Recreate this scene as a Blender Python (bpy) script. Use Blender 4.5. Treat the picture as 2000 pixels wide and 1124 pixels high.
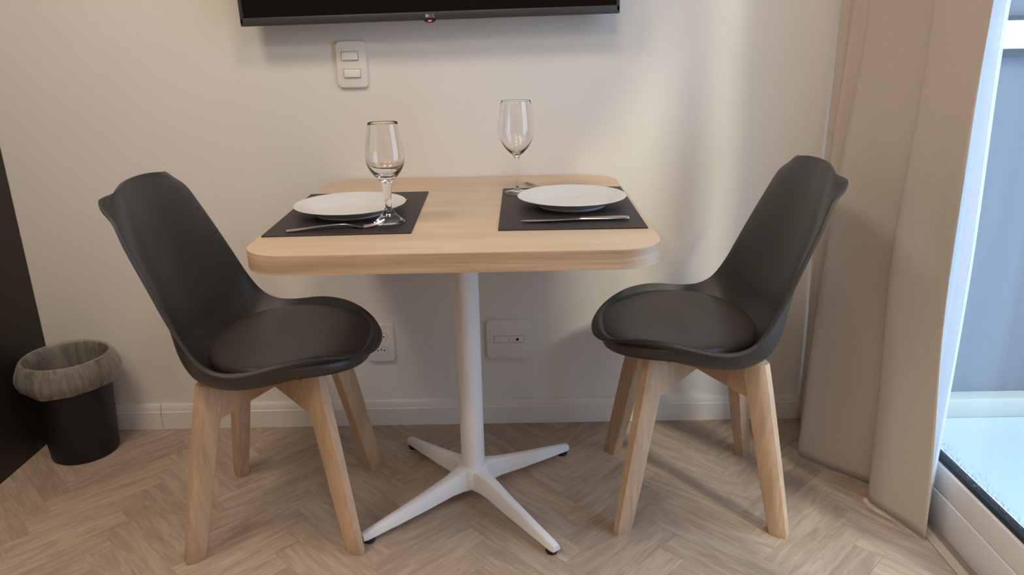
import bpy, bmesh, math, random
from mathutils import Vector, Matrix

# ------------------------------------------------------------------ scene, camera, light
for o in list(bpy.data.objects):
    bpy.data.objects.remove(o, do_unlink=True)
scene = bpy.context.scene
C = scene.collection
random.seed(7)

F_PX, PITCH, ROLL, YAW = 1471.87, 0.3172, 0.0208, -0.0079
CAM = Vector((0.0, -2.0544, 1.1018))
fw = Vector((math.sin(YAW) * math.cos(PITCH), math.cos(YAW) * math.cos(PITCH), -math.sin(PITCH)))
r0 = Vector((math.cos(YAW), -math.sin(YAW), 0.0))
d0 = fw.cross(r0)
rr = math.cos(ROLL) * r0 + math.sin(ROLL) * d0
dd = -math.sin(ROLL) * r0 + math.cos(ROLL) * d0
camd = bpy.data.cameras.new('camera')
camd.sensor_fit = 'HORIZONTAL'
camd.sensor_width = 36.0
camd.lens = F_PX * 36.0 / 2000.0
camd.clip_start = 0.02
cam = bpy.data.objects.new('camera', camd)
C.objects.link(cam)
m = Matrix.Identity(4)
for i in range(3):
    m[i][0] = rr[i]; m[i][1] = -dd[i]; m[i][2] = -fw[i]; m[i][3] = CAM[i]
cam.matrix_world = m
scene.camera = cam

world = bpy.data.worlds.new('overcast_sky')
scene.world = world
world.use_nodes = True
bgn = world.node_tree.nodes['Background']
bgn.inputs[0].default_value = (0.58, 0.745, 1.0, 1)
bgn.inputs[1].default_value = 4.5

sund = bpy.data.lights.new('sun', 'SUN')
sund.energy = 2.0
sund.angle = math.radians(5)
sund.color = (1.0, 0.86, 0.64)
sun = bpy.data.objects.new('sun', sund)
C.objects.link(sun)
sun.location = (3, -3, 4)
sun.rotation_euler = Vector((-0.128, 0.20, -0.205)).to_track_quat('-Z', 'Y').to_euler()

LAMP_POWER = {(0, 0): 14.5, (1, 0): 9.5, (0, 1): 9.0, (1, 1): 7.0, (0, 2): 3.5, (1, 2): 3.5}
LAMP_COLOR = (1.0, 0.84, 0.67)

scene.view_settings.view_transform = 'Standard'
scene.view_settings.look = 'None'
scene.view_settings.exposure = 0.0
scene.view_settings.gamma = 1.0
scene.view_settings.use_curve_mapping = False
scene.cycles.use_denoising = True
scene.cycles.max_bounces = 8
scene.cycles.transmission_bounces = 8

# ------------------------------------------------------------------ helpers
def new_mat(name):
    mt = bpy.data.materials.new(name)
    mt.use_nodes = True
    nt = mt.node_tree
    nt.nodes.clear()
    out = nt.nodes.new('ShaderNodeOutputMaterial')
    return mt, nt, out

def N(nt, typ, **kw):
    n = nt.nodes.new(typ)
    for k, v in kw.items():
        setattr(n, k, v)
    return n

def principled(nt, out, color=(.5, .5, .5), rough=.5, metal=0., spec=.5, coat=0.):
    b = N(nt, 'ShaderNodeBsdfPrincipled')
    b.inputs['Base Color'].default_value = (*color, 1)
    b.inputs['Roughness'].default_value = rough
    b.inputs['Metallic'].default_value = metal
    b.inputs['Specular IOR Level'].default_value = spec
    b.inputs['Coat Weight'].default_value = coat
    nt.links.new(b.outputs[0], out.inputs[0])
    return b

def mixcol(nt, fac, a, b):
    mx = N(nt, 'ShaderNodeMix', data_type='RGBA')
    for s, v in ((0, fac), (6, a), (7, b)):
        if hasattr(v, 'is_linked') or hasattr(v, 'links'):
            nt.links.new(v, mx.inputs[s])
        elif s == 0:
            mx.inputs[0].default_value = v
        else:
            mx.inputs[s].default_value = (*v, 1)
    return mx.outputs[2]

def coords(nt, scale=(1, 1, 1), kind='Object', loc=None):
    tc = N(nt, 'ShaderNodeTexCoord')
    mp = N(nt, 'ShaderNodeMapping')
    mp.inputs['Scale'].default_value = scale
    nt.links.new(tc.outputs[kind], mp.inputs[0])
    if loc is not None:
        nt.links.new(loc, mp.inputs['Location'])
    return mp.outputs[0]

def noise(nt, vec, scale=5., detail=3., rough=.5, dist=0.):
    n = N(nt, 'ShaderNodeTexNoise')
    n.inputs['Scale'].default_value = scale
    n.inputs['Detail'].default_value = detail
    n.inputs['Roughness'].default_value = rough
    n.inputs['Distortion'].default_value = dist
    nt.links.new(vec, n.inputs['Vector'])
    return n.outputs[0]

def ramp(nt, fac, stops):
    r = N(nt, 'ShaderNodeValToRGB')
    els = r.color_ramp.elements
    while len(els) < len(stops):
        els.new(0.5)
    for e, (p, c) in zip(els, stops):
        e.position = p
        e.color = (*c, 1) if len(c) == 3 else c
    nt.links.new(fac, r.inputs[0])
    return r.outputs[0]

def bump(nt, bsdf, h, strength=.1, dist=.001):
    b = N(nt, 'ShaderNodeBump')
    b.inputs['Strength'].default_value = strength
    b.inputs['Distance'].default_value = dist
    nt.links.new(h, b.inputs['Height'])
    nt.links.new(b.outputs[0], bsdf.inputs['Normal'])

def plain(name, color, rough=.5, metal=0., spec=.5, bump_scale=None, bump_str=.1, var=.0, coat=0.):
    mt, nt, out = new_mat(name)
    b = principled(nt, out, color, rough, metal, spec, coat)
    v = coords(nt)
    if var:
        n = noise(nt, v, 6., 3.)
        c = mixcol(nt, n, tuple(x * (1 - var) for x in color), tuple(min(1, x * (1 + var)) for x in color))
        nt.links.new(c, b.inputs['Base Color'])
    if bump_scale:
        bump(nt, b, noise(nt, v, bump_scale, 3.), bump_str)
    return mt

def wood(name, light, dark, stretch, scale=1., rough=.5, random_tint=0., spec=.35, bstr=.12, figure=0.5):
    """long grain: the stretch vector is small along the grain"""
    mt, nt, out = new_mat(name)
    b = principled(nt, out, light, rough, 0, spec)
    loc = None
    info = N(nt, 'ShaderNodeObjectInfo')
    mul = N(nt, 'ShaderNodeVectorMath', operation='SCALE')
    cmb = N(nt, 'ShaderNodeCombineXYZ')
    for k in range(3):
        nt.links.new(info.outputs['Random'], cmb.inputs[k])
    nt.links.new(cmb.outputs[0], mul.inputs[0])
    mul.inputs['Scale'].default_value = 37.0
    loc = mul.outputs[0]
    v = coords(nt, tuple(s * scale for s in stretch), loc=loc)
    fine = noise(nt, v, 6., 6., .65, .3)
    v2 = coords(nt, tuple(s * scale * (.28 if s > 3 else .5) for s in stretch), loc=loc)
    broad = noise(nt, v2, 3., 2., .5, figure)
    add = N(nt, 'ShaderNodeMath', operation='ADD')
    nt.links.new(fine, add.inputs[0]); nt.links.new(broad, add.inputs[1])
    half = N(nt, 'ShaderNodeMath', operation='MULTIPLY'); half.inputs[1].default_value = .5
    nt.links.new(add.outputs[0], half.inputs[0])
    col = ramp(nt, half.outputs[0], [(.34, dark), (.5, tuple((a + c) / 2 for a, c in zip(light, dark))), (.60, light)])
    if random_tint:
        hs = N(nt, 'ShaderNodeHueSaturation')
        mr = N(nt, 'ShaderNodeMapRange')
        mr.inputs['To Min'].default_value = 1 - random_tint
        mr.inputs['To Max'].default_value = 1 + random_tint
        nt.links.new(info.outputs['Random'], mr.inputs[0])
        nt.links.new(mr.outputs[0], hs.inputs['Value'])
        nt.links.new(col, hs.inputs['Color'])
        col = hs.outputs[0]
    nt.links.new(col, b.inputs['Base Color'])
    bump(nt, b, fine, bstr, .0006)
    return mt

def tag(o, label=None, cat=None, group=None, kind=None):
    if label: o['label'] = label
    if cat: o['category'] = cat
    if group: o['group'] = group
    if kind: o['kind'] = kind
    return o

def empty(name, loc=(0, 0, 0), rz=0.):
    o = bpy.data.objects.new(name, None)
    o.empty_display_size = .05
    C.objects.link(o)
    o.location = loc
    o.rotation_euler = (0, 0, rz)
    return o

def obj(name, bm, mat, parent=None, smooth=40, loc=None):
    me = bpy.data.meshes.new(name)
    bmesh.ops.recalc_face_normals(bm, faces=bm.faces)
    bm.to_mesh(me)
    bm.free()
    if smooth:
        for p in me.polygons:
            p.use_smooth = True
        me.set_sharp_from_angle(angle=math.radians(smooth))
    if mat: me.materials.append(mat)
    o = bpy.data.objects.new(name, me)
    C.objects.link(o)
    if parent: o.parent = parent
    if loc: o.location = loc
    return o

def box(bm, x0, x1, y0, y1, z0, z1, bev=0., seg=2, rot=None, piv=None):
    r = bmesh.ops.create_cube(bm, size=1.)
    vs = r['verts']
    for v in vs:
        v.co = Vector(((x0 + x1) / 2 + v.co.x * (x1 - x0), (y0 + y1) / 2 + v.co.y * (y1 - y0), (z0 + z1) / 2 + v.co.z * (z1 - z0)))
    if bev:
        es = list({e for v in vs for e in v.link_edges})
        rb = bmesh.ops.bevel(bm, geom=es, offset=bev, segments=seg, affect='EDGES', profile=.5)
    return bm

def boxbm(*a, **k):
    return box(bmesh.new(), *a, **k)

def lathe(bm, prof, seg=48, center=(0, 0, 0), mod=None):
    """profile of (r, z) turned round z; open ends at r=0 close to a point"""
    rings = []
    for (r, z) in prof:
        if r <= 1e-6:
            rings.append([bm.verts.new((center[0], center[1], center[2] + z))])
        else:
            ring = []
            for k in range(seg):
                a = 2 * math.pi * k / seg
                q = r if mod is None else mod(r, z, a)
                ring.append(bm.verts.new((center[0] + q * math.cos(a), center[1] + q * math.sin(a), center[2] + z)))
            rings.append(ring)
    for A, B in zip(rings, rings[1:]):
        for k in range(seg):
            k2 = (k + 1) % seg
            if len(A) == 1 and len(B) == 1: continue
            if len(A) == 1: bm.faces.new((A[0], B[k], B[k2]))
            elif len(B) == 1: bm.faces.new((A[k], B[0], A[k2]))
            else: bm.faces.new((A[k], B[k], B[k2], A[k2]))
    return bm

def rrect(w, h, r, seg=6):
    pts = []
    for cx, cy, a0 in ((w / 2 - r, h / 2 - r, 0), (-w / 2 + r, h / 2 - r, 90), (-w / 2 + r, -h / 2 + r, 180), (w / 2 - r, -h / 2 + r, 270)):
        for k in range(seg + 1):
            a = math.radians(a0 + 90 * k / seg)
            pts.append((cx + r * math.cos(a), cy + r * math.sin(a)))
    return pts

def prism(bm, pts, to3d, d0_, d1_, bev=0., seg=2):
    """polygon pts (u, v), extruded between depths d0_ and d1_; to3d(u, v, d)"""
    A = [bm.verts.new(to3d(u, v, d0_)) for u, v in pts]
    B = [bm.verts.new(to3d(u, v, d1_)) for u, v in pts]
    fa = bm.faces.new(A); fb = bm.faces.new(list(reversed(B)))
    n = len(pts)
    for k in range(n):
        bm.faces.new((A[k], B[k], B[(k + 1) % n], A[(k + 1) % n]))
    if bev:
        es = [e for e in fb.edges] if bev > 0 else []
        bmesh.ops.bevel(bm, geom=es, offset=bev, segments=seg, affect='EDGES', profile=.5)
    return bm

def tube(bm, pts, rad, seg=10, flat=1.0):
    """tube through 3D pts; rad may be a list"""
    rings = []
    n = len(pts)
    for i, p in enumerate(pts):
        p = Vector(p)
        t = (Vector(pts[min(n - 1, i + 1)]) - Vector(pts[max(0, i - 1)])).normalized()
        up = Vector((0, 0, 1)) if abs(t.z) < .95 else Vector((1, 0, 0))
        s = t.cross(up).normalized(); u = s.cross(t)
        r = rad[i] if isinstance(rad, (list, tuple)) else rad
        rings.append([bm.verts.new(p + (s * math.cos(2 * math.pi * k / seg) + u * flat * math.sin(2 * math.pi * k / seg)) * r) for k in range(seg)])
    for A, B in zip(rings, rings[1:]):
        for k in range(seg):
            bm.faces.new((A[k], B[k], B[(k + 1) % seg], A[(k + 1) % seg]))
    bm.faces.new(rings[0]); bm.faces.new(list(reversed(rings[-1])))
    return bm

def crom(pts, n):
    """Catmull-Rom through pts (tuples), n samples per span"""
    out = []
    P = [pts[0]] + list(pts) + [pts[-1]]
    for i in range(1, len(P) - 2):
        for k in range(n):
            t = k / n
            out.append(tuple(.5 * ((2 * b) + (-a + c) * t + (2 * a - 5 * b + 4 * c - d) * t * t + (-a + 3 * b - 3 * c + d) * t ** 3)
                             for a, b, c, d in zip(P[i - 1], P[i], P[i + 1], P[i + 2])))
    out.append(tuple(pts[-1]))
    return out

# ------------------------------------------------------------------ materials
M = {}
M['wall'] = plain('wall_paint', (.80, .775, .73), .75, 0, .25, 260., .12, .015)
M['low_bounce'] = plain('low_bounce_taupe', (.34, .30, .26), .7, 0, .25)  # made-up dark tone for the unseen front wall, cuts bounced light
M['ceiling'] = plain('ceiling_paint', (.82, .80, .76), .8, 0, .2)
M['base'] = plain('baseboard_white', (.80, .77, .72), .45, 0, .4)
M['plank'] = wood('floor_plank', (.51, .40, .312), (.34, .258, .192), (2.6, 26., 26.), 1., .42, .10, .4, .10, 2.0)
M['subfloor'] = plain('floor_joint', (.22, .165, .12), .7)
M['threshold'] = wood('pale_threshold', (.60, .52, .43), (.48, .40, .32), (26., 3., 26.), 1., .5, 0)
M['shell'] = plain('charcoal_plastic', (.043, .041, .039), .42, 0, .45, 900., .03)
M['pad'] = plain('dark_leatherette', (.047, .039, .036), .40, 0, .45, 500., .12)
M['legwood'] = wood('beech_leg', (.60, .43, .29), (.44, .295, .19), (22., 22., 2.), 1., .5, .05, .35, .12, .8)
M['top'] = wood('pale_ash_top', (.66, .505, .355), (.56, .41, .275), (1.3, 20., 20.), 1., .42, 0, .35, .05, .6)
M['edge'] = wood('ash_edge_band', (.70, .53, .37), (.44, .32, .215), (1.0, 1.0, 34.), 1.0, .45, 0, .35, .05, .4)
M['white_metal'] = plain('white_powder_coat', (.82, .83, .85), .32, 0, .5)
M['black_rubber'] = plain('black_rubber', (.012, .012, .012), .6)
M['mat'] = plain('black_leather_mat', (.026, .021, .021), .5, 0, .4, 700., .1)
M['plate'] = plain('white_porcelain', (.72, .715, .70), .12, 0, .5)
M['steel'] = plain('stainless_steel', (.62, .58, .54), .22, 1.0, .5)
M['tvframe'] = plain('dark_grey_bezel', (.046, .043, .042), .38, 0, .4)
M['screen'] = plain('black_screen', (.007, .005, .005), .2, 0, .2)
M['logo'] = plain('silver_print', (.42, .41, .40), .4)
M['plastic_white'] = plain('white_plastic', (.80, .78, .74), .35, 0, .45)
M['hole'] = plain('dark_hole', (.008, .008, .008), .8)
M['bin'] = plain('black_plastic', (.010, .009, .012), .45, 0, .4)
M['cabinet'] = plain('dark_brown_laminate', (.030, .022, .020), .5, 0, .35, 60., .04, .1)
M['alu'] = plain('white_aluminium', (.78, .79, .81), .4, 0., .5)
M['gasket'] = plain('black_gasket', (.010, .012, .018), .5)
M['kerb'] = plain('white_kerb', (.40, .42, .38), .6)
M['balcony'] = plain('white_tile', (.43, .51, .53), .35)
M['dirt'] = plain('grey_joint', (.26, .21, .17), .9, 0, .1, 300., .4, .4)

# ---- red standby light
mt, nt, out = new_mat('red_led')
e = N(nt, 'ShaderNodeEmission'); e.inputs[0].default_value = (1, .05, .12, 1); e.inputs[1].default_value = 3.0
nt.links.new(e.outputs[0], out.inputs[0]); M['led'] = mt

# ---- drinking glass
mt, nt, out = new_mat('clear_glass')
g = N(nt, 'ShaderNodeBsdfGlass'); g.inputs['IOR'].default_value = 1.48; g.inputs['Roughness'].default_value = 0.0
g.inputs['Color'].default_value = (.995, .995, .995, 1)
nt.links.new(g.outputs[0], out.inputs[0]); M['glass'] = mt

# ---- window glass, with a scatter of dried water marks along the bottom
mt, nt, out = new_mat('window_glass')
tr = N(nt, 'ShaderNodeBsdfTransparent'); tr.inputs[0].default_value = (.90, .95, .97, 1)
gl = N(nt, 'ShaderNodeBsdfGlossy'); gl.inputs['Roughness'].default_value = .02
lw = N(nt, 'ShaderNodeLayerWeight'); lw.inputs[0].default_value = .5
pw = N(nt, 'ShaderNodeMath', operation='POWER'); pw.inputs[1].default_value = 5.0; nt.links.new(lw.outputs['Facing'], pw.inputs[0])
fr = N(nt, 'ShaderNodeMapRange'); fr.inputs['To Min'].default_value = .04; fr.inputs['To Max'].default_value = .9
nt.links.new(pw.outputs[0], fr.inputs[0])
mx = N(nt, 'ShaderNodeMixShader')
nt.links.new(fr.outputs[0], mx.inputs[0]); nt.links.new(tr.outputs[0], mx.inputs[1]); nt.links.new(gl.outputs[0], mx.inputs[2])
tc = N(nt, 'ShaderNodeTexCoord'); sp = N(nt, 'ShaderNodeSeparateXYZ'); nt.links.new(tc.outputs['Object'], sp.inputs[0])
mr = N(nt, 'ShaderNodeMapRange'); mr.inputs['From Min'].default_value = .15; mr.inputs['From Max'].default_value = .20
mr.inputs['To Min'].default_value = 1; mr.inputs['To Max'].default_value = 0
nt.links.new(sp.outputs['Z'], mr.inputs[0])
nz = noise(nt, tc.outputs['Object'], 95., 4., .7)
st = ramp(nt, nz, [(.53, (0, 0, 0)), (.64, (.8, .8, .8))])
mu = N(nt, 'ShaderNodeMath', operation='MULTIPLY'); nt.links.new(st, mu.inputs[0]); nt.links.new(mr.outputs[0], mu.inputs[1])
df = N(nt, 'ShaderNodeBsdfDiffuse'); df.inputs[0].default_value = (.42, .50, .55, 1)
m2 = N(nt, 'ShaderNodeMixShader')
nt.links.new(mu.outputs[0], m2.inputs[0]); nt.links.new(mx.outputs[0], m2.inputs[1]); nt.links.new(df.outputs[0], m2.inputs[2])
nt.links.new(m2.outputs[0], out.inputs[0]); M['pane'] = mt

# ---- frosted balcony glass
mt, nt, out = new_mat('frosted_glass')
tl = N(nt, 'ShaderNodeBsdfTranslucent'); tl.inputs[0].default_value = (.34, .34, .37, 1)
df = N(nt, 'ShaderNodeBsdfDiffuse')
v = coords(nt, (9., 9., .6))
c = mixcol(nt, noise(nt, v, 2., 3.), (.22, .23, .24), (.30, .31, .345))
nt.links.new(c, df.inputs[0])
mx = N(nt, 'ShaderNodeMixShader'); mx.inputs[0].default_value = .5
nt.links.new(tl.outputs[0], mx.inputs[1]); nt.links.new(df.outputs[0], mx.inputs[2])
nt.links.new(mx.outputs[0], out.inputs[0]); M['frost'] = mt

# ---- curtains
def fabric(name, col, transl, transp, weave):
    mt, nt, out = new_mat(name)
    b = principled(nt, out, col, .85, 0, .1)
    v = coords(nt, (1, 1, .35))
    n = noise(nt, v, weave, 4., .7)
    c = mixcol(nt, n, tuple(x * .86 for x in col), tuple(min(1, x * 1.1) for x in col))
    nt.links.new(c, b.inputs['Base Color'])
    bump(nt, b, n, .25, .0008)
    sh = b.outputs[0]
    t = N(nt, 'ShaderNodeBsdfTranslucent'); t.inputs[0].default_value = (*col, 1)
    mx = N(nt, 'ShaderNodeMixShader'); mx.inputs[0].default_value = transl
    nt.links.new(sh, mx.inputs[1]); nt.links.new(t.outputs[0], mx.inputs[2]); sh = mx.outputs[0]
    if transp:
        tp = N(nt, 'ShaderNodeBsdfTransparent')
        mx = N(nt, 'ShaderNodeMixShader'); mx.inputs[0].default_value = transp
        nt.links.new(sh, mx.inputs[1]); nt.links.new(tp.outputs[0], mx.inputs[2]); sh = mx.outputs[0]
    nt.links.new(sh, out.inputs[0])
    return mt
M['curtain'] = fabric('beige_curtain', (.59, .52, .455), .06, 0, 220.)
M['sheer'] = fabric('white_sheer', (.88, .90, .93), .6, .15, 300.)
mt, nt, out = new_mat('thin_plastic_bag')
b = principled(nt, out, (.56, .52, .47), .3, 0, .5)
tl = N(nt, 'ShaderNodeBsdfTranslucent'); tl.inputs[0].default_value = (.56, .52, .47, 1)
m1 = N(nt, 'ShaderNodeMixShader'); m1.inputs[0].default_value = .35
nt.links.new(b.outputs[0], m1.inputs[1]); nt.links.new(tl.outputs[0], m1.inputs[2])
tp = N(nt, 'ShaderNodeBsdfTransparent')
m2 = N(nt, 'ShaderNodeMixShader')
nz = noise(nt, coords(nt, (40., 40., 7.)), 1.3, 3., .6, .8)
rp = ramp(nt, nz, [(.36, (.62, .62, .62)), (.66, (.30, .30, .30))])
nt.links.new(rp, m2.inputs[0]); nt.links.new(m1.outputs[0], m2.inputs[1]); nt.links.new(tp.outputs[0], m2.inputs[2])
nt.links.new(m2.outputs[0], out.inputs[0]); M['liner'] = mt

# ------------------------------------------------------------------ the room
X_L, X_R, Y_F, Z_C = -2.25, .97, -4.3, 2.6
WT = .14
def struct(name, bm, mat, smooth=None, parent=None):
    o = obj(name, bm, mat, parent, smooth)
    if parent is None: o['kind'] = 'structure'
    return o

floor = struct('floor', boxbm(X_L - WT, 1.084, Y_F - WT, WT, -.12, -.009), M['subfloor'])
wall_back = struct('wall_back', boxbm(X_L - WT, X_R + WT, 0, WT, -.02, Z_C), M['wall'])
wall_left = struct('wall_left', boxbm(X_L - WT, X_L, Y_F, 0, -.02, Z_C), M['wall'])
wall_front = struct('wall_front', boxbm(X_L - WT, X_R + WT, Y_F - WT, Y_F, -.02, Z_C), M['low_bounce'])
ceiling = struct('ceiling', boxbm(X_L - WT, X_R + WT, Y_F - WT, WT, Z_C, Z_C + .12), M['ceiling'])
DY0, DY1, DZ = -2.35, -.10, 2.25       # the balcony door opening
bm = boxbm(X_R, X_R + WT, Y_F, DY0, -.02, Z_C)
box(bm, X_R, X_R + WT, DY1, 0, -.02, Z_C)
box(bm, X_R, X_R + WT, DY0, DY1, DZ, Z_C)
wall_right = struct('wall_right', bm, M['wall'])

# herringbone floor: every plank is a piece of its own
PW, PN = .062, 5
FX0, FX1, FY0, FY1 = X_L, .925, -1.45, 0.
def clip(poly, ax, val, keep_less):
    res = []
    for i in range(len(poly)):
        a, b = poly[i], poly[(i + 1) % len(poly)]
        ia = (a[ax] <= val) if keep_less else (a[ax] >= val)
        ib = (b[ax] <= val) if keep_less else (b[ax] >= val)
        if ia: res.append(a)
        if ia != ib:
            t = (val - a[ax]) / (b[ax] - a[ax])
            res.append((a[0] + t * (b[0] - a[0]), a[1] + t * (b[1] - a[1])))
    return res

def plank_mesh(pts, name='plank'):
    bm = bmesh.new()
    g, bv, th = .00015, .0004, .009
    cx = sum(p[0] for p in pts) / len(pts); cy = sum(p[1] for p in pts) / len(pts)
    def inset(p, d):
        v = Vector((cx - p[0], cy - p[1])); L = v.length
        v = v / L if L else v
        return (p[0] + v.x * d * 1.3, p[1] + v.y * d * 1.3)
    top = [bm.verts.new((*inset(p, g + bv), 0)) for p in pts]
    mid = [bm.verts.new((*inset(p, g), -bv)) for p in pts]
    bot = [bm.verts.new((*inset(p, g), -th)) for p in pts]
    bm.faces.new(top)
    n = len(pts)
    for A, B in ((top, mid), (mid, bot)):
        for k in range(n):
            bm.faces.new((A[k], B[k], B[(k + 1) % n], A[(k + 1) % n]))
    bmesh.ops.recalc_face_normals(bm, faces=bm.faces)
    me = bpy.data.meshes.new(name); bm.to_mesh(me); bm.free()
    me.materials.append(M['plank'])
    return me

full_mesh = plank_mesh([(-PN * PW / 2, -PW / 2), (PN * PW / 2, -PW / 2), (PN * PW / 2, PW / 2), (-PN * PW / 2, PW / 2)])
ORG = Vector((-.30, -.35)); CA = math.radians(45)
def place_plank(u0, v0, lu, lv, vert):
    uc, vc = (u0 + lu / 2) * PW, (v0 + lv / 2) * PW
    ca, sa = math.cos(CA), math.sin(CA)
    wx, wy = ORG.x + uc * ca - vc * sa, ORG.y + uc * sa + vc * ca
    ang = CA + (math.pi / 2 if vert else 0)
    c, s = math.cos(ang), math.sin(ang)
    hl, hw = PN * PW / 2, PW / 2
    cor = [(wx + a * c - b * s, wy + a * s + b * c) for a, b in ((-hl, -hw), (hl, -hw), (hl, hw), (-hl, hw))]
    poly = cor
    for ax, val, less in ((0, FX0, False), (0, FX1, True), (1, FY0, False), (1, FY1, True)):
        poly = clip(poly, ax, val, less)
        if len(poly) < 3: return
    area = abs(sum(poly[i][0] * poly[(i + 1) % len(poly)][1] - poly[(i + 1) % len(poly)][0] * poly[i][1] for i in range(len(poly)))) / 2
    if area < 3e-5: return
    if wx < -1.75: return
    if abs(area - PN * PW * PW) < 1e-7:
        me = full_mesh
    else:
        loc = [((x - wx) * c + (y - wy) * s, -(x - wx) * s + (y - wy) * c) for x, y in poly]
        me = plank_mesh(loc)
    o = bpy.data.objects.new('plank', me)
    C.objects.link(o); o.parent = floor
    o.location = (wx, wy, 0); o.rotation_euler = (0, 0, ang)
for j in range(-70, 70):
    for mm in range(-8, 9):
        place_plank(j + 2 * PN * mm, j, PN, 1, False)
        place_plank(j, j + 1 + 2 * PN * mm, 1, PN, True)
# plain floor beyond the planks (behind the camera and under the cabinet)
struct('floor_boards', boxbm(X_L, .925, Y_F, FY0, -.009, 0), M['plank'], parent=floor)
struct('floor_boards', boxbm(X_L, -1.62, FY0, 0, -.009, -.001), M['plank'], parent=floor)

# threshold strip and the grubby joint beside the door track
tr1 = struct('trim_1', boxbm(.9265, .950, -2.6, -.001, -.009, .001, bev=.0015), M['threshold'])
tr2 = struct('trim_2', boxbm(.950, .974, -2.34, -.102, -.009, -.0005), M['dirt'])

# baseboard: two lengths with a stepped top, joint by the bin
bb = empty('baseboard_back'); bb['kind'] = 'structure'
prof = [(0, 0), (-.015, 0), (-.015, .055), (-.0125, .0575), (-.0125, .060), (-.011, .070), (-.008, .0765), (0, .0775)]
for x0, x1 in ((-1.388, -1.083), (-1.0815, .925)):
    bm = bmesh.new()
    prism(bm, prof, lambda u, v, d: (d, u, v), x0, x1)
    obj('board', bm, M['base'], bb, 25)

# ------------------------------------------------------------------ balcony door and what lies beyond
door = empty('door_1', (0, 0, 0)); door['kind'] = 'structure'
obj('track', boxbm(.968, 1.084, DY0, DY1, -.009, .082, bev=.002), M['alu'], door)
obj('frame_head', boxbm(.975, 1.075, DY0, DY1, DZ - .05, DZ, bev=.002), M['alu'], door)
for y in (DY0, DY1 - .045):
    obj('frame_jamb', boxbm(.975, 1.075, y, y + .045, .082, DZ - .05, bev=.002), M['alu'], door)
def leaf(x, y0, y1, stile=.045):
    fr = obj('leaf_frame', boxbm(x, x + .036, y0, y1, .084, .145, bev=.002), M['alu'], door)
    obj('top_rail', boxbm(x, x + .036, y0, y1, DZ - .11, DZ - .05, bev=.002), M['alu'], fr)
    for y in (y0, y1 - stile):
        obj('stile', boxbm(x, x + .036, y, y + stile, .145, DZ - .11, bev=.002), M['alu'], fr)
    obj('gasket', boxbm(x + .008, x + .028, y0 + stile, y1 - stile, .145, .157), M['gasket'], fr)
    obj('glass_pane', boxbm(x + .015, x + .021, y0 + stile, y1 - stile, .150, DZ - .105), M['pane'], fr)
leaf(.972, -.868, DY1 - .045)
leaf(1.022, -1.60, -.83)
leaf(.972, DY0 + .045, -1.55)

bf = struct('balcony_floor', boxbm(1.085, 2.3, -3.0, .16, -.14, 0.0), M['balcony'])
bw = empty('window_1'); bw['kind'] = 'structure'      # glazed end of the balcony
YE = -.03
obj('kerb', boxbm(1.112, 2.3, YE, YE + .12, 0, .062, bev=.004), M['kerb'], bw)
obj('frosted_pane', boxbm(1.112, 2.3, YE + .05, YE + .058, .062, 1.035), M['frost'], bw)
obj('cross_bar', boxbm(1.112, 2.3, YE + .02, YE + .085, 1.055, 1.125, bev=.003), M['alu'], bw)
obj('gasket', boxbm(1.112, 2.3, YE + .025, YE + .08, 1.035, 1.055), M['gasket'], bw)
obj('gasket', boxbm(1.112, 2.3, YE + .025, YE + .08, 1.125, 1.137), M['gasket'], bw)
obj('frosted_pane', boxbm(1.112, 2.3, YE + .05, YE + .058, 1.137, 2.3), M['frost'], bw)

# ------------------------------------------------------------------ table
TX0, TX1, TY0, TY1, TZ, TT = -.498, .264, -.783, -.004, .75, .036
TCX, TCY = (TX0 + TX1) / 2, (TY0 + TY1) / 2
PX, PY = -.120, -.386
tb = empty('bistro_table', (PX, PY, 0))
tag(tb, 'square pale wood pedestal table with rounded corners against the wall', 'table')
outl = rrect(TX1 - TX0, TY1 - TY0, .085, 12)
bm = bmesh.new()
prism(bm, outl, lambda u, v, d: (u + TCX - PX, v + TCY - PY, d), TZ - TT, TZ, bev=.0012)
ttop = obj('table_top', bm, M['top'], tb, 30)
bm = bmesh.new()
o2 = rrect(TX1 - TX0 + .0012, TY1 - TY0 + .0012, .0856, 12)
def ring(pts, z): return [bm.verts.new((u + TCX - PX, v + TCY - PY, z)) for u, v in pts]
rA, rB = ring(o2, TZ - TT), ring(o2, TZ - .0012)
iA, iB = ring(outl, TZ - TT), ring(outl, TZ - .0012)
n = len(o2)
for k in range(n):
    k2 = (k + 1) % n
    bm.faces.new((rA[k], rB[k], rB[k2], rA[k2])); bm.faces.new((rB[k], iB[k], iB[k2], rB[k2])); bm.faces.new((rA[k], iA[k], iA[k2], rA[k2]))
obj('edge_band', bm, M['edge'], ttop, 30)
bm = bmesh.new(); lathe(bm, [(0, .062), (.0292, .062), (.0292, TZ - TT), (0, TZ - TT)], 40)
obj('column', bm, M['white_metal'], tb, 30)
obj('mounting_plate', boxbm(-.14, .14, -.14, .14, TZ - TT - .006, TZ - TT, bev=.002), M['white_metal'], tb)
bm = bmesh.new(); lathe(bm, [(0, .034), (.036, .034), (.042, .040), (.0425, .078), (.038, .088), (.0305, .0905), (0, .0905)], 40)
obj('hub', bm, M['white_metal'], tb, 35)
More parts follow.
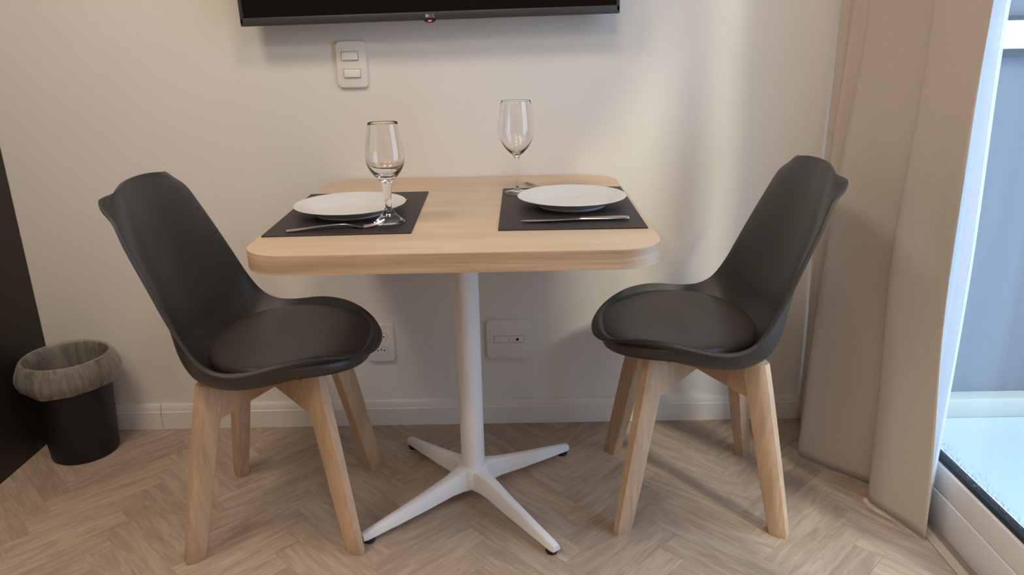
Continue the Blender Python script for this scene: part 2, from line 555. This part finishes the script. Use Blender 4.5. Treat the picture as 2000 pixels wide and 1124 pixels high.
def base_leg(ang):
    bm = bmesh.new()
    # stations along the arm: radius, z bottom, z top, half width bottom, half width top
    st = [(.024, .034, .088, .026, .018), (.045, .036, .0875, .022, .015), (.075, .034, .079, .0175, .011),
          (.15, .025, .062, .0155, .0095), (.24, .0175, .043, .0135, .0085), (.308, .0125, .0295, .012, .008), (.318, .0128, .026, .010, .007)]
    rings = []
    for r, zb, zt, wb, wt in st:
        sec = [(-wb, zb), (wb, zb), (wt * 1.25, zt - .004), (wt * .7, zt), (-wt * .7, zt), (-wt * 1.25, zt - .004)]
        rings.append([bm.verts.new((r * math.cos(ang) - y * math.sin(ang), r * math.sin(ang) + y * math.cos(ang), z)) for y, z in sec])
    for A, B in zip(rings, rings[1:]):
        for k in range(6):
            bm.faces.new((A[k], B[k], B[(k + 1) % 6], A[(k + 1) % 6]))
    bm.faces.new(rings[0]); bm.faces.new(list(reversed(rings[-1])))
    lg = obj('leg', bm, M['white_metal'], tb, 50)
    bm = bmesh.new()
    cc = (.300 * math.cos(ang), .300 * math.sin(ang), 0)
    lathe(bm, [(0, 0), (.0125, 0), (.0140, .003), (.0140, .009), (.0115, .0145), (0, .0145)], 8, cc)
    obj('glide', bm, M['black_rubber'], lg, 30)
for k in range(4):
    base_leg(.668 + k * math.pi / 2)

# ------------------------------------------------------------------ chairs
ST = [  # centre line (x, z) | rim (x, z, half width), from the front lip up to the top edge
    (.2420, .4485, .2420, .4485, .004), (.2410, .4510, .2385, .4500, .046), (.2380, .4540, .2275, .4550, .086), (.2310, .4560, .2085, .4650, .122), (.2170, .4520, .1785, .4770, .155),
    (.1870, .4430, .1380, .4870, .182), (.1220, .4240, .0800, .4880, .208),
    (.025, .408, .006, .478, .227), (-.065, .406, -.042, .481, .234), (-.132, .426, -.078, .503, .236), (-.168, .470, -.106, .547, .232),
    (-.186, .535, -.130, .602, .226), (-.206, .615, -.160, .672, .216), (-.224, .700, -.189, .738, .204), (-.234, .772, -.209, .785, .189),
    (-.243, .817, -.229, .808, .176), (-.2460, .831, -.236, .819, .164), (-.248, .840, -.240, .828, .142)]
def sstep(a, b, x):
    t = min(1., max(0., (x - a) / (b - a)))
    return t * t * (3 - 2 * t)
def shell_bm():
    rows = crom(ST, 4)
    NT = 20
    bm = bmesh.new()
    grid = []
    nR = len(rows)
    for i, (xc, zc, xr, zr, w) in enumerate(rows):
        f = i / (nR - 1)
        row = []
        back = sstep(.42, .60, zc) if xc < -.1 else 0.
        front = 1 - sstep(.0, .42, f)
        pz = (5.5 - 2.6 * front) * (1 - back) + 2.2 * back
        px = 2.4 * (1 - back) + 2.0 * back
        for k in range(-NT, NT + 1):
            t = k / NT
            t = math.copysign(abs(t) ** .85, t) if t else 0.     # closer columns towards the rim
            a = abs(t)
            row.append(Vector((xc + (xr - xc) * a ** px + .030 * back * (a ** 2 - a ** 5), w * t, zc + (zr - zc) * a ** pz)))
        # the rolled lip: the edge turns outward, then down (seat) or back (backrest)
        amt = 1 - .9 * sstep(.93, 1., f)
        ra, rb = rows[max(0, i - 1)], rows[min(nR - 1, i + 1)]
        ends = []
        for sgn, e in ((-1, row[0]), (1, row[-1])):
            T = Vector((rb[2] - ra[2], sgn * (rb[4] - ra[4]), rb[3] - ra[3])).normalized()
            b = Vector((e.x - .03, sgn * (abs(e.y) + .0), 0)) if not back else Vector((0, sgn, 0))
            if i == 0: b = Vector((1, 0, 0)); T = Vector((0, 1, 0))
            o_ = (b - b.dot(T) * T); o_.z = 0 if back < .01 else o_.z; o_.normalize()
            d = Vector((-back, 0, -(1 - back))); d.normalize()
            ends.append([e + amt * (o_ * .0035 + d * .0006), e + amt * (o_ * .0068 + d * .0030), e + amt * (o_ * .0085 + d * .0068)])
        row = list(reversed(ends[0])) + row + ends[1]
        grid.append([bm.verts.new(p) for p in row])
    r0_ = grid[0]
    bm.faces.new((r0_[0], r0_[1], r0_[-2], r0_[-1])); bm.faces.new((r0_[1], r0_[2], r0_[-3], r0_[-2])); bm.faces.new(r0_[2:-2])
    for A, B in zip(grid, grid[1:]):
        for k in range(len(A) - 1):
            bm.faces.new((A[k], A[k + 1], B[k + 1], B[k]))
    bmesh.ops.remove_doubles(bm, verts=bm.verts, dist=1e-5)
    bmesh.ops.recalc_face_normals(bm, faces=bm.faces)
    up = sum((f.normal.z for f in bm.faces if abs(f.calc_center_median().y) < .03 and f.calc_center_median().x > 0), 0.)
    if up < 0: bmesh.ops.reverse_faces(bm, faces=bm.faces)
    bm.normal_update()
    base = list(bm.verts); faces = list(bm.faces)
    bnd = [e for e in bm.edges if e.is_boundary]
    off = {v: bm.verts.new(v.co - v.normal * .0065) for v in base}
    for f in faces:
        bm.faces.new([off[v] for v in reversed(f.verts)])
    for e in bnd:
        a, b = e.verts
        bm.faces.new((a, b, off[b], off[a]))
    return bm

def pad_bm():
    bm = bmesh.new()
    NA, cx = 64, .052
    def outline(a, s):
        c, sn = math.cos(a), math.sin(a)
        nexp = 2.7 if c > 0 else 2.2
        A = .179 if c > 0 else .180
        r = (abs(c / A) ** nexp + abs(sn / .208) ** nexp) ** (-1 / nexp)
        wid = 1 - .16 * max(0, c) ** 1.2
        return cx + r * c * s, r * sn * s * wid
    def zt(x, y):
        u = (x - cx) / .18; v = y / .19
        return .4705 - (.013 * max(0, u) ** 2.5) + .006 * v * v + (.004 * u * u if u < 0 else 0)
    rings = []
    prof = [(.0, .0), (.25, .0), (.5, .0), (.7, -.0002), (.85, -.001), (.93, -.003), (.97, -.006), (.992, -.011), (1., -.018), (.98, -.034), (.9, -.04)]
    for s, dz in prof:
        if s == 0:
            rings.append([bm.verts.new((cx, 0, zt(cx, 0)))]); continue
        ring = []
        for k in range(NA):
            x, y = outline(2 * math.pi * k / NA, s)
            ring.append(bm.verts.new((x, y, zt(x, y) + dz)))
        rings.append(ring)
    for A, B in zip(rings, rings[1:]):
        for k in range(NA):
            k2 = (k + 1) % NA
            if len(A) == 1: bm.faces.new((A[0], B[k], B[k2]))
            else: bm.faces.new((A[k], B[k], B[k2], A[k2]))
    bm.faces.new(rings[-1])
    return bm

def leg_bm(ang, ztop):
    bm = bmesh.new()
    ca, sa = math.cos(ang), math.sin(ang)
    # stations down the leg: z, outer radius, inner radius, half thickness
    st = [(ztop, .188, .130, .0195), (.36, .200, .146, .0200), (.31, .2115, .1585, .0200), (.26, .223, .171, .0195), (.19, .2385, .1885, .0185),
          (.12, .254, .2045, .0175), (.05, .2685, .2235, .0165), (.012, .2765, .2335, .0158), (.0, .2745, .2365, .0135)]
    rings = []
    for z, ro, ri, h in st:
        sec = [(ri, -h + .003), (ri + .003, -h), (ro - .016, -h), (ro - .006, -h + .006), (ro, -h * .45), (ro, h * .45), (ro - .006, h - .006), (ro - .016, h), (ri + .003, h), (ri, h - .003)]
        rings.append([bm.verts.new((r * ca - y * sa, r * sa + y * ca, z)) for r, y in sec])
    for A, B in zip(rings, rings[1:]):
        for k in range(10):
            bm.faces.new((A[k], B[k], B[(k + 1) % 10], A[(k + 1) % 10]))
    bm.faces.new(rings[0]); bm.faces.new(list(reversed(rings[-1])))
    return bm

def brace_bm(ang, lift):
    bm = bmesh.new()
    ca, sa = math.cos(ang), math.sin(ang)
    pts = [(-.166, .318), (-.156, .324), (-.02, .350), (.02, .350), (.156, .324), (.166, .318), (.160, .400 - lift), (-.160, .400 - lift)]
    prism(bm, pts, lambda u, v, d: (u * ca - d * sa, u * sa + d * ca, v), -.0165, .0165)
    es = [e for e in bm.edges]
    bmesh.ops.bevel(bm, geom=es, offset=.0025, segments=1, affect='EDGES')
    return bm

def make_chair():
    t = empty('shell_chair')
    obj('seat_shell', shell_bm(), M['shell'], t, 60)
    obj('seat_pad', pad_bm(), M['pad'], t, 60)
    for k in range(4):
        obj('leg', leg_bm(math.pi / 4 + k * math.pi / 2, .428 if k in (0, 3) else .409), M['legwood'], t, 35)
    obj('cross_brace', brace_bm(math.pi / 4, 0), M['legwood'], t, 30)
    obj('cross_brace', brace_bm(3 * math.pi / 4, .001), M['legwood'], t, 30)
    return t

def copy_tree(o, parent=None):
    c = o.copy(); C.objects.link(c); c.parent = parent
    for ch in list(o.children):
        copy_tree(ch, c)
    return c

chair = make_chair()
chair.location = (-.569, -.441, 0); chair.rotation_euler = (0, 0, math.radians(3.5))
chair2 = copy_tree(chair)
chair2.location = (.425, -.382, 0); chair2.rotation_euler = (0, 0, math.radians(180 - 3.5))
tag(chair, 'charcoal moulded chair with wooden legs beside the waste bin, facing right', 'chair', 'chairs at the table')
tag(chair2, 'charcoal moulded chair with wooden legs beside the beige curtain, facing left', 'chair', 'chairs at the table')

# ------------------------------------------------------------------ on the table
def mat_obj(x0, x1, y0, y1, rz, label):
    cx, cy = (x0 + x1) / 2, (y0 + y1) / 2
    bm = bmesh.new()
    prism(bm, rrect(x1 - x0, y1 - y0, .002, 2), lambda u, v, d: (u, v, d), 0, .003, bev=.0008, seg=1)
    o = obj('placemat', bm, M['mat'], None, 30, (cx, cy, TZ + .0001))
    o.rotation_euler = (0, 0, rz)
    tag(o, label, 'placemat', 'placemats')
mat_obj(-.498, -.209, -.642, -.224, .025, 'black rectangular placemat under the plate and fork')
mat_obj(-.034, .257, -.631, -.203, -.01, 'black rectangular placemat under the plate and near knife')
MZ = TZ + .0032

def plate_bm():
    bm = bmesh.new()
    lathe(bm, [(0, .0055), (.066, .0055), (.074, .0065), (.084, .0115), (.098, .0175), (.116, .0225), (.1185, .0232), (.1198, .0222), (.1185, .0208),
               (.100, .0150), (.085, .0085), (.0745, .0030), (.0735, .0), (.0705, .0), (.069, .0022), (0, .0022)], 72)
    return bm
pl = obj('dinner_plate', plate_bm(), M['plate'], None, 40, (-.358, -.452, MZ))
tag(pl, 'round white dinner plate in front of the left chair', 'plate', 'dinner plates')
pl2 = pl.copy(); C.objects.link(pl2); pl2.location = (.123, -.412, MZ)
tag(pl2, 'round white dinner plate beside the thin-stemmed wine glass', 'plate', 'dinner plates')

def glass(name, loc, prof, label, seg=48, mod=None):
    bm = bmesh.new()
    lathe(bm, prof, seg, mod=mod)
    o = obj(name, bm, M['glass'], None, 50, loc)
    tag(o, label, 'wine glass', 'wine glasses')
    return o
# heavier glass: short thick stem on a conical foot
oute = crom([(.0315, .0), (.0320, .0025), (.0270, .0065), (.0150, .018), (.0078, .030), (.0062, .044), (.0088, .066), (.0105, .078), (.0130, .084), (.0230, .096), (.0330, .110), (.0385, .128), (.0375, .150), (.0325, .182), (.0295, .2005)], 3)
inn = crom([(.0283, .2005), (.0313, .182), (.0360, .150), (.0368, .128), (.0312, .113), (.0210, .1015), (.0100, .0965), (.0, .096)], 3)
glass('wine_glass', (-.2585, -.553, MZ), [(0, .0)] + oute + [(.0289, .2012)] + inn, 'thick-stemmed clear wine glass with a conical foot, nearest the fork')
# finer glass: thin stem on a flat foot
oute = crom([(.0305, .0), (.0310, .0015), (.0290, .003), (.0150, .0055), (.0060, .0095), (.0036, .016), (.0032, .040), (.0034, .070), (.0060, .0840), (.0150, .0945), (.0290, .110), (.0400, .132), (.0425, .150), (.0400, .180), (.0345, .2155)], 3)
inn = crom([(.0335, .2155), (.0390, .180), (.0414, .150), (.0388, .132), (.0275, .112), (.0130, .0985), (.0050, .0935), (.0, .0925)], 3)
glass('wine_glass', (.0035, -.2625, MZ), [(0, .0)] + oute + [(.0341, .2160)] + inn, 'thin-stemmed clear wine glass with a flat foot, farthest from the camera')

def strip_bm(st):
    """flat utensil: stations (x, z, half width, half thickness)"""
    bm = bmesh.new(); rings = []
    for x, z, w, h in st:
        rings.append([bm.verts.new((x, w * math.cos(a), z + h * math.sin(a))) for a in [2 * math.pi * k / 10 for k in range(10)]])
    for A, B in zip(rings, rings[1:]):
        for k in range(10):
            bm.faces.new((A[k], B[k], B[(k + 1) % 10], A[(k + 1) % 10]))
    bm.faces.new(rings[0]); bm.faces.new(list(reversed(rings[-1])))
    return bm

def fork_bm():
    st = crom([(0, .002, .004, .0007), (.004, .002, .0085, .001), (.02, .0025, .0095, .0012), (.06, .0065, .0062, .0013), (.10, .0085, .0035, .0015), (.118, .0075, .0030, .0016), (.130, .0045, .0075, .0011), (.140, .0025, .0115, .0009), (.150, .0018, .0120, .0008)], 3)
    bm = strip_bm(st)
    for k in range(4):
        y = -.0090 + k * .0060
        pts = [(.149, y, .0018), (.160, y, .0022), (.172, y * .97, .0045), (.184, y * .93, .0090), (.192, y * .9, .0130)]
        tube(bm, pts, [.0019, .0019, .0017, .0013, .0006], 8, .55)
    return bm

def knife_bm():
    st = crom([(0, .004, .003, .001), (.004, .004, .0075, .0028), (.03, .0045, .0092, .0036), (.085, .0045, .0070, .0034), (.100, .0045, .0062, .0030), (.108, .004, .0085, .0014), (.14, .0035, .0100, .0010), (.19, .003, .0098, .0009), (.212, .0028, .0060, .0008), (.220, .0026, .0015, .0006)], 3)
    return strip_bm(st)

def cutlery(name, bm, x0, y0, x1, y1, label, cat):
    o = obj(name, bm, M['steel'], None, 50, (x0, y0, MZ + .0002))
    o.rotation_euler = (0, 0, math.atan2(y1 - y0, x1 - x0))
    tag(o, label, cat, 'cutlery')
    return o
cutlery('fork', fork_bm(), -.452, -.616, -.275, -.584, 'steel dinner fork on the placemat between the plate and table edge', 'fork')
cutlery('table_knife', knife_bm(), .228, -.5655, .006, -.5745, 'steel table knife lying in front of the right-hand plate', 'knife')
cutlery('table_knife', knife_bm(), -.468, -.346, -.248, -.334, 'steel table knife mostly hidden behind the left-hand plate', 'knife')
cutlery('fork', fork_bm(), .027, -.112, .078, -.292, 'steel fork handle peeking out behind the right-hand plate', 'fork')

# ------------------------------------------------------------------ television
tvr = math.radians(-.79)
tv = empty('television', (-.205, 0, 1.1535))
tv.rotation_euler = (0, tvr, 0)
tag(tv, 'wall-mounted flat television with dark grey bezel, bottom edge in view', 'television')
TW, TH, YF = .938, .552, -.080
obj('back_cover', boxbm(-TW / 2 + .004, TW / 2 - .004, YF + .016, YF + .034, .003, TH - .003, bev=.006), M['tvframe'], tv)
obj('back_cover', boxbm(-.33, .33, YF + .034, -.020, .05, .40, bev=.01), M['tvframe'], tv)
obj('wall_bracket', boxbm(-.16, .16, -.021, -.001, .12, .34, bev=.002), M['black_rubber'], tv)
bz = empty('bezel'); bz.parent = tv
obj('bottom_bar', boxbm(-TW / 2, TW / 2, YF - .001, YF + .020, 0, .0195, bev=.0025), M['tvframe'], bz)
obj('top_bar', boxbm(-TW / 2, TW / 2, YF - .001, YF + .020, TH - .010, TH, bev=.0025), M['tvframe'], bz)
for s in (-1, 1):
    obj('side_bar', boxbm(min(s * TW / 2, s * (TW / 2 - .009)), max(s * TW / 2, s * (TW / 2 - .009)), YF - .001, YF + .020, .004, TH - .004, bev=.0025), M['tvframe'], bz)
obj('screen', boxbm(-TW / 2 + .008, TW / 2 - .008, YF + .003, YF + .016, .018, TH - .009), M['screen'], tv)
bm = bmesh.new()
pts = [(.016 * math.cos(a), .0035 - .0098 * abs(math.sin(a)) ** .8) for a in [math.pi + math.pi * k / 14 for k in range(15)]]
prism(bm, pts, lambda u, v, d: (u, d, v), YF - .0022, YF + .012)
nub = obj('sensor', bm, M['hole'], tv, 30)
bm = bmesh.new()
prism(bm, [(.0005 + .0048 * math.cos(2 * math.pi * k / 14), -.0022 + .0017 * math.sin(2 * math.pi * k / 14)) for k in range(14)], lambda u, v, d: (u, d, v), YF - .0034, YF - .002)
obj('standby_light', bm, M['led'], nub, 30)
# maker's mark: a disc and two letters
bm = bmesh.new()
cxl, czl = -.0060, .0100
lathe(bm, [(0, 0), (.0042, 0), (.0042, .0006), (0, .0006)], 20)
for v in bm.verts: v.co = Vector((cxl + v.co.x, YF - .0008 - v.co.z, czl + v.co.y))
lg = obj('logo_disc', bm, M['logo'], tv, 30)
tcv = bpy.data.curves.new('logo_text', 'FONT')
tcv.body = 'LG'; tcv.size = .0108; tcv.extrude = .0003; tcv.align_x = 'LEFT'
to = bpy.data.objects.new('logo_text_curve', tcv); C.objects.link(to)
bpy.context.view_layer.update()
dg = bpy.context.evaluated_depsgraph_get()
me = bpy.data.meshes.new_from_object(to.evaluated_get(dg))
bpy.data.objects.remove(to, do_unlink=True)
me.materials.clear(); me.materials.append(M['logo'])
lt = bpy.data.objects.new('logo_letters', me); C.objects.link(lt); lt.parent = tv
lt.location = (-.0005, YF - .0012, .0062); lt.rotation_euler = (math.pi / 2, 0, 0)

# ------------------------------------------------------------------ switch and sockets on the wall
def faceplate(name, x, z, w, h, label, cat, rz=0.):
    t = empty(name, (x, 0, z))
    tag(t, label, cat)
    pts = []
    for u, v in rrect(w, h, .009, 6):
        k = 1 - (v / (h / 2)) ** 2
        l = 1 - (u / (w / 2)) ** 2
        pts.append((u + math.copysign(.0012 * max(0, k), u), v + math.copysign(.0016 * max(0, l), v)))
    bm = bmesh.new()
    prism(bm, pts, lambda u, v, d: (u, d, v), -.0001, -.009, bev=.0035, seg=3)
    obj('plate', bm, M['plastic_white'], t, 35)
    return t
sw = faceplate('light_switch', -.4215, 1.050, .0765, .117, 'white double rocker light switch on the wall below the television', 'light switch')
for dx, dz in ((-.0035, .0215), (0, -.022)):
    obj('surround', boxbm(dx - .0222, dx + .0222, -.0096, -.0085, dz - .0112, dz + .0112), M['dirt'], sw)
    bm = boxbm(dx - .0212, dx + .0212, -.0125, -.0085, dz - .0102, dz + .0102, bev=.0012)
    for v in bm.verts:
        if v.co.y < -.010: v.co.y += .0016 * (v.co.z - dz) / .0102
    obj('rocker', bm, M['plastic_white'], sw, 30)
an = faceplate('antenna_outlet', -.028, .271, .130, .120, 'square white wall plate with one round black hole behind the table column', 'wall plate')
for cx, nm in ((-.0235, 'blank_module'), (.0235, 'antenna_module')):
    obj('surround', boxbm(cx - .0212, cx + .0212, -.0094, -.0085, -.0112, .0112), M['dirt'], an)
    md = obj(nm, boxbm(cx - .0205, cx + .0205, -.0105, -.0085, -.0105, .0105, bev=.0008), M['plastic_white'], an, 30)
bm = bmesh.new(); lathe(bm, [(0, 0), (.0042, 0), (.0042, .0006), (0, .0006)], 20)
for v in bm.verts: v.co = Vector((.0245 + v.co.x, -.0105 - v.co.z, v.co.y))
obj('socket_hole', bm, M['hole'], md, 30)
ou = faceplate('power_outlet', -.4035, .2655, .0765, .117, 'white double power socket partly hidden by the front edge of a chair seat', 'power socket')
for dz in (.0215, -.0215):
    hexp = [(-.0205, 0), (-.0145, .0105), (.0145, .0105), (.0205, 0), (.0145, -.0105), (-.0145, -.0105)]
    bm = bmesh.new()
    prism(bm, [(u * 1.03, v * 1.05 + dz) for u, v in hexp], lambda u, v, d: (u, d, v), -.0085, -.0094)
    obj('surround', bm, M['dirt'], ou, None)
    bm = bmesh.new()
    prism(bm, [(u, v + dz) for u, v in hexp], lambda u, v, d: (u, d, v), -.0085, -.0102)
    md = obj('socket', bm, M['plastic_white'], ou, None)
    for hx, hz in ((-.0095, -.001), (0, .002), (.0095, -.001)):
        bm = bmesh.new(); lathe(bm, [(0, 0), (.0023, 0), (.0023, .0005), (0, .0005)], 12)
        for v in bm.verts: v.co = Vector((hx + v.co.x, -.0102 - v.co.z, dz + hz + v.co.y))
        obj('pin_hole', bm, M['hole'], md, 30)

# ------------------------------------------------------------------ cabinet and bin on the left
cb = empty('tall_cabinet', (-1.69, -.30, 0))
tag(cb, 'tall dark brown cabinet at the left edge behind the waste bin', 'cabinet')
obj('carcass', boxbm(-.298, .298, -.275, .299, .0, 2.2, bev=.002), M['cabinet'], cb)
for s in (-1, 1):
    dr = obj('door', boxbm(min(0, s * .297) + .001, max(0, s * .297) - .001, -.297, -.276, .06, 2.197, bev=.002), M['cabinet'], cb)
    obj('handle', boxbm(s * .03 - .006, s * .03 + .006, -.312, -.297, .95, 1.10, bev=.003), M['steel'], dr)

BX, BY = -1.255, -.132
bn = empty('waste_bin', (BX, BY, 0))
tag(bn, 'small round black waste bin with a translucent bag folded over its rim', 'waste bin')
bm = bmesh.new()
lathe(bm, [(0, .0), (.083, .0), (.0875, .004), (.0905, .05), (.0995, .20), (.1060, .290), (.1085, .293), (.1065, .295), (.1035, .291), (.0870, .010), (0, .010)], 56)
obj('bucket', bm, M['bin'], bn, 40)
rnd = random.Random(3)
ph = [rnd.uniform(0, 6.28) for _ in range(8)]
def wr(a, k):
    return sum(math.sin(n_ * a + ph[i]) / (1 + .35 * n_) for i, n_ in enumerate((2, 3, 5, 7, 11, 17)[:k]))
bm = bmesh.new()
SEG = 96
prof = [(.088, .05, 0), (.094, .13, .7), (.0985, .21, 1.), (.0990, .268, .6), (.1015, .290, .15), (.1065, .2990, .1), (.1110, .3005, .1), (.1150, .2975, .3), (.1200, .287, .6), (.1262, .268, 1.), (.1300, .247, 1.2), (.1255, .229, 1.2), (.1190, .2165, 1.1)]
NF = 11                                   # the skirt is stretched flat between a few creases
cr = [2 * math.pi * (k + rnd.uniform(-.28, .28)) / NF for k in range(NF)]
cz = [rnd.uniform(-.009, .009) for k in range(NF)]
def facet(a):
    """(flattening factor, drop) at angle a for the chord between two creases"""
    a %= 2 * math.pi
    for k in range(NF):
        a0, a1 = cr[k], cr[(k + 1) % NF] + (2 * math.pi if k == NF - 1 else 0)
        for sh in (0, 2 * math.pi):
            if a0 <= a + sh < a1:
                hm = (a1 - a0) / 2; x_ = a + sh - (a0 + a1) / 2
                t = (a + sh - a0) / (a1 - a0)
                return math.cos(hm) / math.cos(x_), cz[k] * (1 - t) + cz[(k + 1) % NF] * t
    return 1., 0.
rings = []
for pi_, (r, z, wv) in enumerate(prof):
    ring = []
    inner = pi_ < 5
    for k in range(SEG):
        a = 2 * math.pi * k / SEG
        fl_, dz_ = facet(a)
        if inner:
            q = r - wv * .0045 * abs(wr(a + z * 1.5, 6)); zz = z
        else:
            fk = min(1., wv)
            q = r * (1 - fk + fk * (fl_ + .035)) + wv * .0006 * wr(a * 2, 6)
            q = max(q, .1135 if pi_ > 8 else r - .001)
            zz = z + dz_ * min(1.2, wv) * .9
        ring.append(bm.verts.new((q * math.cos(a), q * math.sin(a), zz)))
    rings.append(ring)
for A, B in zip(rings, rings[1:]):
    for k in range(SEG):
        bm.faces.new((A[k], B[k], B[(k + 1) % SEG], A[(k + 1) % SEG]))
obj('bin_bag', bm, M['liner'], bn, 28)

# ------------------------------------------------------------------ curtains
def drape(name, levels, ztop, mat, sub, label, thick=.0016, hem=None, wob=.0):
    """levels: (z, plan points); the folds go on straight up to the rail"""
    L = [(z, crom(p, sub)) for z, p in levels]
    rows = 60
    bm = bmesh.new(); grid = []
    nC = len(L[0][1])
    for i in range(rows + 1):
        f = i / rows
        row = []
        for k in range(nC):
            z0 = L[0][0] + (hem(k / (nC - 1)) if hem else 0)
            z = z0 + (ztop - z0) * f ** 1.15
            # smooth quadratic between the levels, nearly plumb above the last
            zs = [l[0] for l in L]; xs = [l[1][k][0] for l in L]; ys = [l[1][k][1] for l in L]
            if z >= zs[-1]:
                x, y = xs[-1], ys[-1]
            else:
                q = max(0, sum(1 for t in zs if t <= z) - 1)
                t = (z - zs[q]) / (zs[q + 1] - zs[q])
                def h(v):
                    m0 = (v[q + 1] - v[q - 1]) / (zs[q + 1] - zs[q - 1]) if q > 0 else (v[1] - v[0]) / (zs[1] - zs[0])
                    m1 = (v[q + 2] - v[q]) / (zs[q + 2] - zs[q]) if q + 2 < len(zs) else 0.
                    d = zs[q + 1] - zs[q]
                    return (2 * t ** 3 - 3 * t * t + 1) * v[q] + (t ** 3 - 2 * t * t + t) * d * m0 + (-2 * t ** 3 + 3 * t * t) * v[q + 1] + (t ** 3 - t * t) * d * m1
                x, y = h(xs), h(ys)
            w = wob * (math.sin(z * 5.3 + k * .21) * math.sin(k * .17 + 2.3 * z) + .5 * math.sin(z * 11. - k * .3))
            row.append(bm.verts.new((x + w, y, z)))
        grid.append(row)
    for A, Bb in zip(grid, grid[1:]):
        for k in range(len(A) - 1):
            bm.faces.new((A[k], A[k + 1], Bb[k + 1], Bb[k]))
    o = obj(name, bm, mat, None, 80)
    sm = o.modifiers.new('thickness', 'SOLIDIFY'); sm.thickness = thick; sm.offset = 0
    tag(o, label, 'curtain')
    return o
bot = [(.842, -.012), (.833, -.022), (.852, -.036), (.836, -.055), (.822, -.076), (.848, -.100), (.842, -.150), (.786, -.185), (.762, -.222), (.788, -.262), (.838, -.316), (.884, -.370), (.908, -.400), (.888, -.425), (.856, -.452), (.860, -.492), (.890, -.545), (.914, -.612)]
low = [(.838, -.014), (.829, -.026), (.848, -.042), (.834, -.062), (.820, -.085), (.846, -.108), (.846, -.140), (.812, -.160), (.801, -.187), (.826, -.226), (.862, -.290), (.892, -.350), (.908, -.374), (.890, -.392), (.856, -.402), (.868, -.438), (.898, -.485), (.917, -.530)]
mid = [(.842, -.010), (.836, -.016), (.850, -.034), (.846, -.048), (.846, -.066), (.868, -.084), (.872, -.100), (.860, -.108), (.857, -.128), (.872, -.176), (.890, -.250), (.905, -.325), (.912, -.350), (.900, -.366), (.880, -.372), (.888, -.412), (.904, -.465), (.917, -.514)]
drape('curtain', [(.008, bot), (.57, low), (1.165, mid)], 2.52, M['curtain'], 5, 'floor-length beige fabric curtain drawn aside at the balcony door', hem=lambda f: .003 * math.sin(9 * f), wob=.0032)
b2, l2 = [], []  # second curtain, added out of view to limit the daylight beam
for i in range(29):
    f = i / 28
    sgn = (1, -1)[i % 2] * (.7 + .3 * math.sin(i * 1.7))
    b2.append((.880 + .034 * sgn, -1.20 - 1.12 * f)); l2.append((.892 + .024 * sgn, -1.18 - 1.14 * f))
drape('curtain', [(.016, b2), (1.2, l2)], 2.52, M['curtain'], 4, 'second beige fabric curtain, added out of view to narrow the daylight through the balcony door', wob=.002)
sb, sl, sm_ = [], [], []
NSF = 19
for i in range(NSF):
    f = i / (NSF - 1)
    sgn = 1 if i % 2 else -1
    sb.append((.948 + .010 * sgn, -.15 - .402 * f))
    sl.append((.946 + .010 * sgn, -.14 - .416 * f))
    sm_.append((.944 + .011 * sgn, -.12 - .410 * f))
drape('sheer_curtain', [(.012, sb), (.60, sl), (1.16, sm_)], 2.52, M['sheer'], 5, 'thin white sheer curtain between the beige curtain and the glass', thick=.0008)
rail = obj('curtain_rail', boxbm(.80, .962, -2.6, -.01, 2.52, 2.599, bev=.004), M['alu'])
tag(rail, 'white ceiling curtain rail above the balcony door', 'curtain rail')

# ------------------------------------------------------------------ ceiling lamps (added above the frame, a made-up grid for soft warm light)
WHERE = {(0, 0): 'over the cabinet side near the television wall', (1, 0): 'over the balcony door side near the television wall',
         (0, 1): 'over the cabinet side in the middle of the room', (1, 1): 'over the balcony door side in the middle of the room',
         (0, 2): 'over the cabinet side at the far end of the room', (1, 2): 'over the balcony door side at the far end of the room'}
for (i, j), txt in WHERE.items():
    lp = empty('added_ceiling_lamp', ((-1.15, .10)[i], (-1.25, -2.35, -3.45)[j], Z_C))
    tag(lp, 'added unseen round ceiling lamp ' + txt, 'lamp', 'added ceiling lamps')
    bm = bmesh.new(); lathe(bm, [(0, 0), (.265, 0), (.265, -.035), (.255, -.035), (0, -.03)], 48)
    obj('lamp_body', bm, M['plastic_white'], lp, 30)
    ld = bpy.data.lights.new('lamp_glow', 'AREA'); ld.shape = 'DISK'; ld.size = .50
    ld.energy = LAMP_POWER[(i, j)]; ld.color = LAMP_COLOR
    lo = bpy.data.objects.new('lamp_glow', ld); C.objects.link(lo); lo.parent = lp; lo.location = (0, 0, -.042)
